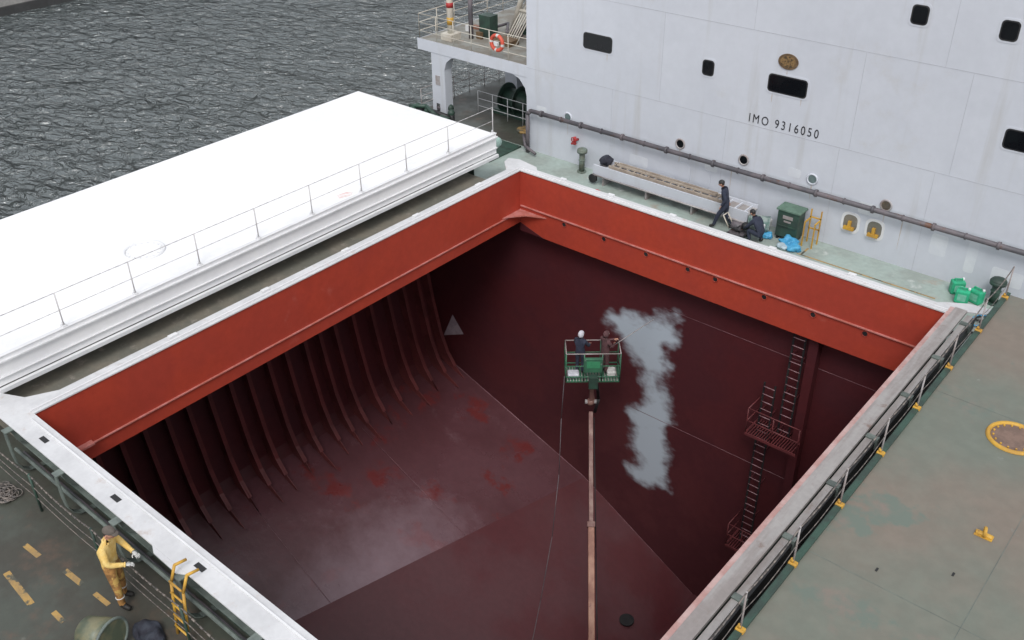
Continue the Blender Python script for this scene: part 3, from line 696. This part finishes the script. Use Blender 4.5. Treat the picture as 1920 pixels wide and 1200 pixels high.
MB=Matrix(((dirn.x,fw.x,0,C.x),(dirn.y,fw.y,0,C.y),(0,0,1,C.z),(0,0,0,1)))
hw,hdp=.92,.42
bk.box(-hw,hw,-hdp,hdp,-.08,-.03,m_green,MB)
for i in range(18): bk.box(-hw+.05+i*.1,-hw+.08+i*.1,-hdp,hdp,-.03,-.01,m_trim,MB)
for x in (-hw,-hw/3,hw/3,hw):
    for y in (-hdp,hdp): bk.cyl(MB@Vector((x,y,-.03)),MB@Vector((x,y,1.1)),.022,m_green,seg=8)
for z in (1.1,.6,.15):
    c4=[(-hw,-hdp),(hw,-hdp),(hw,hdp),(-hw,hdp),(-hw,-hdp)]
    for a,c_ in zip(c4[:-1],c4[1:]): bk.cyl(MB@Vector((*a,z)),MB@Vector((*c_,z)),.020 if z!=.15 else .026,m_green if z<1 else m_trim,seg=8)
bk.box(-.3,.3,-hdp-.14,-hdp-.02,.42,.98,m_green,MB,bev=.02); bk.box(-.22,.22,-hdp-.15,-hdp-.138,.62,.88,M('panel_green',(.06,.28,.14),None,5,.4),MB)
bk.box(-.85,-.45,-.3,.05,-.01,.15,m_whitecl,MB,bev=.05); bk.box(.5,.8,-.25,.1,-.01,.22,m_refl,MB,bev=.05)
bk.box(-.15,.15,-hdp-.3,-hdp-.05,-.15,.3,m_dgreen,MB)
bk.done()
ch=B('chassis',lift)
ch.box(9.9,12.1,-11.2,-8.9,-15.6,-15.0,m_boom,bev=.05); ch.cyl((11,-10,-15.0),(11,-10,-14.8),.7,m_boom,seg=24); ch.box(10.4,11.8,-11.4,-9.5,-14.8,-14.0,m_boom,bev=.08)
for x in (9.8,12.2):
    for y in (-11,-9.1): ch.cyl((x-.18,y,-15.75),(x+.18,y,-15.75),.45,m_black,seg=24); ch.cyl((x-.2,y,-15.75),(x+.2,y,-15.75),.22,m_boom,seg=16)
ch.done()
ho=B('paint_hose')
P=[(3.95,-2.4,-5.8),(4.0,-2.6,-7.5),(4.4,-3.2,-9.5),(4.9,-4.2,-11.5),(5.5,-5.6,-13.2),(6.1,-7.0,-14.5),(6.8,-8.4,-15.2)]
ho.tube(P,.014,m_pipe,6); ho.done()

# ---------------------------------------------------------------- people
def skinmesh(V,E,Rd,sub=2,root=0):
    me=bpy.data.meshes.new('sk'); me.from_pydata(V,E,[]); o=bpy.data.objects.new('sk',me); COL.objects.link(o)
    md=o.modifiers.new('s','SKIN'); md.use_smooth_shade=True
    for i,r in enumerate(Rd):
        sv=me.skin_vertices[0].data[i]; sv.radius=(r,r) if not isinstance(r,tuple) else r; sv.use_root=(i==root)
    if sub: sd=o.modifiers.new('u','SUBSURF'); sd.levels=sub; sd.render_levels=sub
    bpy.context.view_layer.update(); dg=bpy.context.evaluated_depsgraph_get()
    out=bpy.data.meshes.new_from_object(o.evaluated_get(dg)); bpy.data.objects.remove(o); bpy.data.meshes.remove(me); return out
def person(name,pose,loc,face,height,mj,mp,hat='cap',mhat=None,glove=None,parent=None,tool=None):
    J=dict(pelvis=(0,0,.95),waist=(0,.01,1.1),chest=(0,0,1.3),neck=(0,0,1.47),head=(0,.02,1.55),
      shL=(-.18,0,1.41),shR=(.18,0,1.41),elL=(-.25,.0,1.13),elR=(.25,.0,1.13),wrL=(-.24,.1,.88),wrR=(.24,.1,.88),
      hiL=(-.1,0,.88),hiR=(.1,0,.88),knL=(-.11,.03,.49),knR=(.11,.03,.49),anL=(-.11,-.02,.10),anR=(.11,-.02,.10),toL=(-.13,.15,.05),toR=(.13,.15,.05))
    J.update(pose); J={k:Vector(v) for k,v in J.items()}
    names=['pelvis','waist','chest','neck','head','shL','elL','wrL','shR','elR','wrR','hiL','knL','anL','toL','hiR','knR','anR','toR']
    rad=dict(pelvis=(.16,.125),waist=(.15,.115),chest=(.185,.13),neck=.065,head=.06,sh=.082,el=.058,wr=.038,hi=.105,kn=.075,an=.06,to=.045)
    E=[('pelvis','waist'),('waist','chest'),('chest','neck'),('neck','head'),('chest','shL'),('shL','elL'),('elL','wrL'),('chest','shR'),('shR','elR'),('elR','wrR'),('pelvis','hiL'),('hiL','knL'),('knL','anL'),('anL','toL'),('pelvis','hiR'),('hiR','knR'),('knR','anR'),('anR','toR')]
    me=skinmesh([J[n] for n in names],[(names.index(a),names.index(c_)) for a,c_ in E],[rad.get(n,rad.get(n[:2])) for n in names])
    b_=B(name,parent)
    glove=glove or m_skin
    def mof(c_):
        best=None;bd=1e9
        for a,d_ in E:
            A=J[a];D=J[d_]-A; t=max(0,min(1,(c_-A).dot(D)/D.length_squared)); ds=(c_-A-D*t).length-(.05 if a in('pelvis','waist','chest') else 0)
            if ds<bd: bd=ds;best=(a,d_,t)
        a,d_,t=best
        if a[:2]=='an' or (d_[:2]=='an' and t>.9): return m_boot
        if a[:2] in('hi','kn') or d_[:2]=='hi' : return mp
        if a=='pelvis': return mj if t>.3 else mp
        if d_[:2]=='wr' and t>.93: return glove
        if d_=='head' and t>.2: return m_skin
        return mj
    b_.mesh(me,m_of=mof)
    b_.torus(J['neck']+Vector((0,0,-.01)),.062,.022,mj,(J['head']-J['neck']),16,6)
    for s_ in ('L','R'):
        wr=J['wr'+s_]; el=J['el'+s_]; d_=(wr-el).normalized(); sgn=-1 if s_=='L' else 1
        b_.torus(wr-d_*.02,.036,.012,mj,d_,14,5)
        side=d_.cross(Vector((0,0,1)));  side=side.normalized() if side.length>.1 else Vector((1,0,0))
        nrm=side.cross(d_).normalized()
        pe=wr+d_*.085
        b_.mesh(skinmesh([wr-d_*.02,wr+d_*.04,pe],[(0,1),(1,2)],[(.03,.024),(.042,.018),(.040,.016)],1),m=glove)
        for k,(off,ln) in enumerate(((-.033,.065),(-.011,.08),(.011,.075),(.033,.058))):
            a=pe+side*off-d_*.015; c1=a+d_*(ln*.5); c2=c1+(d_*.75-nrm*.6)*ln*.35; c3=c2+(d_*.2-nrm)*ln*.3
            b_.mesh(skinmesh([a,c1,c2,c3],[(0,1),(1,2),(2,3)],[.011,.0095,.0085,.0075],1),m=glove)
        a=wr+d_*.025+side*(.03*-sgn); c1=a+(d_*.5-side*sgn)*.035-nrm*.012; c2=c1+(d_-side*sgn*.3)*.03-nrm*.012
        b_.mesh(skinmesh([a,c1,c2],[(0,1),(1,2)],[.013,.011,.009],1),m=glove)
    up_=(J['head']-J['neck']).normalized()*.6+Vector((0,0,.4)); up_.normalize()
    fwd=Vector((0,1,0))
    if 'gaze' in J: fwd=J['gaze']
    rt=fwd.cross(up_).normalized(); fwd=up_.cross(rt).normalized()
    HC=J['head']+up_*.10+fwd*.015
    HM=Matrix(((rt.x,fwd.x,up_.x,HC.x),(rt.y,fwd.y,up_.y,HC.y),(rt.z,fwd.z,up_.z,HC.z),(0,0,0,1)))
    rr=bmesh.ops.create_uvsphere(b_.bm,u_segments=20,v_segments=14,radius=1)
    hair_i=b_.mi(m_hair); sk_i=b_.mi(m_skin)
    for v in rr['verts']:
        x,y,z=v.co; sx=.076;sy=.098;sz=.118
        if z<0: sx*=1-.28*(-z); sy*=1-.12*(-z)
        v.co=Vector((x*sx,y*sy,z*sz))
    for f in set(f for v in rr['verts'] for f in v.link_faces):
        c_=f.calc_center_median(); f.smooth=True
        f.material_index=hair_i if (c_.z>.045 or (c_.y<-.01 and c_.z>-.05)) and not (c_.y>.06 and c_.z<.07) else sk_i
    bmesh.ops.transform(b_.bm,matrix=HM,verts=rr['verts'])
    P=lambda x,y,z: HM@Vector((x,y,z))
    b_.cyl(P(0,.088,.012),P(0,.112,-.022),.008,m_skin,r2=.016,seg=8); b_.ball(P(0,.106,-.024),.014,m_skin,1)
    for s_ in (-1,1):
        b_.ball(P(.03*s_,.086,.012),.011,m_refl,2); b_.ball(P(.03*s_,.095,.012),.0055,m_eye,1)
        b_.ball(P(.03*s_,.088,.032),.010,m_hair,1); b_.ball(P(.077*s_,-.005,-.005),.02,m_skin,2)
    b_.cyl(P(-.022,.086,-.058),P(.022,.086,-.058),.006,lipm,seg=6)
    if hat=='cap':
        vs=b_.ball((0,0,0),1,mhat,3)
        for v in vs:
            x,y,z=v.co; z=max(z,-.05); v.co=HM@Vector((x*.088,y*.108-.002,.04+z*.095))
        vs=b_.ball((0,0,0),1,mhat,2)
        for v in vs: x,y,z=v.co; v.co=HM@Vector((x*.07,.10+y*.065,.045+z*.012-.02*max(0,y)))
    elif hat=='hood':
        vs=b_.ball((0,0,0),1,mhat,3)
        for v in vs:
            x,y,z=v.co
            if y>.35 and z<.5: y=.35
            v.co=HM@Vector((x*.102,y*.125-.012,-.01+z*.145))
    elif hat=='beanie':
        vs=b_.ball((0,0,0),1,mhat,3)
        for v in vs: x,y,z=v.co; z=max(z,-.1); v.co=HM@Vector((x*.086,y*.106-.004,.03+z*.105))
    if tool: tool(b_,J)
    return b_.done(loc=loc,rot=math.atan2(-face[0],face[1]),scale=height/1.78)
def band(b_,J):
    for k in ('L','R'):
        d_=(J['an'+k]-J['kn'+k]); b_.torus(J['kn'+k]+d_*.5,.066,.010,m_refl,d_,14,5)
person('worker_in_yellow',dict(waist=(0,-.01,1.1),chest=(0,.02,1.3),neck=(0,.05,1.46),head=(0,.09,1.545),shL=(-.19,.03,1.41),shR=(.19,.03,1.41),elL=(-.27,.12,1.16),elR=(.27,.10,1.16),wrL=(-.16,.34,1.05),wrR=(.14,.34,1.07),knL=(-.10,.02,.49),knR=(.14,.06,.49),anR=(.15,.06,.10),toR=(.19,.22,.05),gaze=(.15,1,-.25)),
  (5.42,-19.1,ZD),(.80,.60),2.12,m_yj,m_yp,'cap',m_cap,m_refl,tool=band)
person('walking_worker',dict(waist=(0,.03,1.1),chest=(0,.09,1.3),neck=(0,.14,1.45),head=(0,.18,1.53),shL=(-.18,.1,1.40),shR=(.18,.1,1.40),elL=(-.24,.0,1.15),elR=(.24,.05,1.14),wrL=(-.22,.12,.93),wrR=(.22,-.05,.90),knL=(-.1,.22,.52),anL=(-.1,.33,.12),toL=(-.1,.48,.07),knR=(.1,-.02,.48),anR=(.1,-.3,.14),toR=(.1,-.16,.05)),
  (6.55,3.0,ZD),(-.9,-.3),1.80,m_navy,m_navy,'beanie',m_black)
person('crouching_worker',dict(pelvis=(0,-.1,.42),waist=(0,-.06,.58),chest=(0,.08,.75),neck=(0,.2,.88),head=(0,.26,.94),shL=(-.18,.13,.84),shR=(.18,.13,.84),elL=(-.24,.3,.6),elR=(.24,.32,.6),wrL=(-.14,.5,.42),wrR=(.12,.52,.42),hiL=(-.1,-.08,.38),hiR=(.1,-.08,.38),knL=(-.18,.3,.46),knR=(.18,.26,.30),anL=(-.17,.18,.1),anR=(.16,-.1,.12),toL=(-.18,.34,.05),toR=(.17,.05,.05),gaze=(0,1,-.7)),
  (7.95,2.75,ZD),(-.95,.2),1.75,m_navy,m_navy,'beanie',m_black)
def pos(u,v): return tuple(MB@Vector((u,v,-.01)))
person('basket_worker',dict(waist=(0,.0,1.1),elL=(-.25,.12,1.16),elR=(.25,.14,1.16),wrL=(-.2,.34,1.12),wrR=(.2,.34,1.12),gaze=(.5,1,-.2)),pos(-.42,.05),(-.2,1),1.72,m_navy,m_navy,'hood',m_whitecl)
def lance(b_,J):
    a=J['wrR']; b_.cyl(a+Vector((0,-.2,-.08)),a+Vector((.25,1.6,.55)),.014,m_trim,seg=6); b_.cyl(a+Vector((-.01,-.12,-.05)),a+Vector((.03,.1,.05)),.03,m_black,seg=8)
person('spray_painter',dict(waist=(0,.02,1.1),chest=(0,.04,1.3),elL=(-.22,.2,1.2),elR=(.24,.12,1.18),wrL=(-.02,.45,1.25),wrR=(.13,.33,1.18),gaze=(.2,1,.1)),pos(.42,.05),(.25,1),1.72,m_mcl,m_mcl,'hood',m_mcl,tool=lance)

# ---------------------------------------------------------------- light
wld=bpy.data.worlds.new('World'); S.world=wld; wld.use_nodes=True
nt=wld.node_tree; N=nt.nodes; L=nt.links; bg=N['Background']
sk=N.new('ShaderNodeTexSky'); sk.sky_type='NISHITA'; sk.sun_disc=False
sv=Vector((.35,-.50,.80)).normalized()
sk.sun_elevation=math.asin(sv.z); sk.sun_rotation=math.atan2(sv.x,sv.y); sk.dust_density=3; sk.air_density=1; sk.ozone_density=1
hs_=N.new('ShaderNodeHueSaturation'); hs_.inputs['Saturation'].default_value=.30
L.new(sk.outputs[0],hs_.inputs['Color'])
va=N.new('ShaderNodeMix'); va.data_type='RGBA'; va.blend_type='ADD'; va.inputs[0].default_value=1; va.clamp_result=False
L.new(hs_.outputs[0],va.inputs[6]); va.inputs[7].default_value=(3.05,3.15,3.3,1)
L.new(va.outputs[2],bg.inputs[0]); bg.inputs[1].default_value=.13
ld_=bpy.data.lights.new('sun','SUN'); ld_.energy=1.5; ld_.angle=R(20); ld_.color=(1,.99,.97)
so=bpy.data.objects.new('sun',ld_); COL.objects.link(so); so.rotation_euler=(-sv).to_track_quat('-Z','Y').to_euler()

# ---------------------------------------------------------------- camera
cd=bpy.data.cameras.new('camera'); cd.sensor_width=36; cd.lens=34.14; cd.clip_end=5000; cd.clip_start=.1
co=bpy.data.objects.new('camera',cd); COL.objects.link(co); S.camera=co
X=Vector((0.7637,0.3411,-0.5482)).normalized(); Y=Vector((0.6454,-0.4188,0.6388)); Y=(Y-X*Y.dot(X)).normalized(); Z=X.cross(Y)
right=Vector((X.x,Y.x,Z.x)); down=Vector((X.y,Y.y,Z.y)); fwd=Vector((X.z,Y.z,Z.z))
mt=Matrix((right,-down,-fwd)).transposed().to_4x4(); mt.translation=Vector((20.32,-24.22,14.0))
co.matrix_world=mt
S.view_settings.view_transform='Standard'; S.view_settings.look='None'; S.view_settings.exposure=0
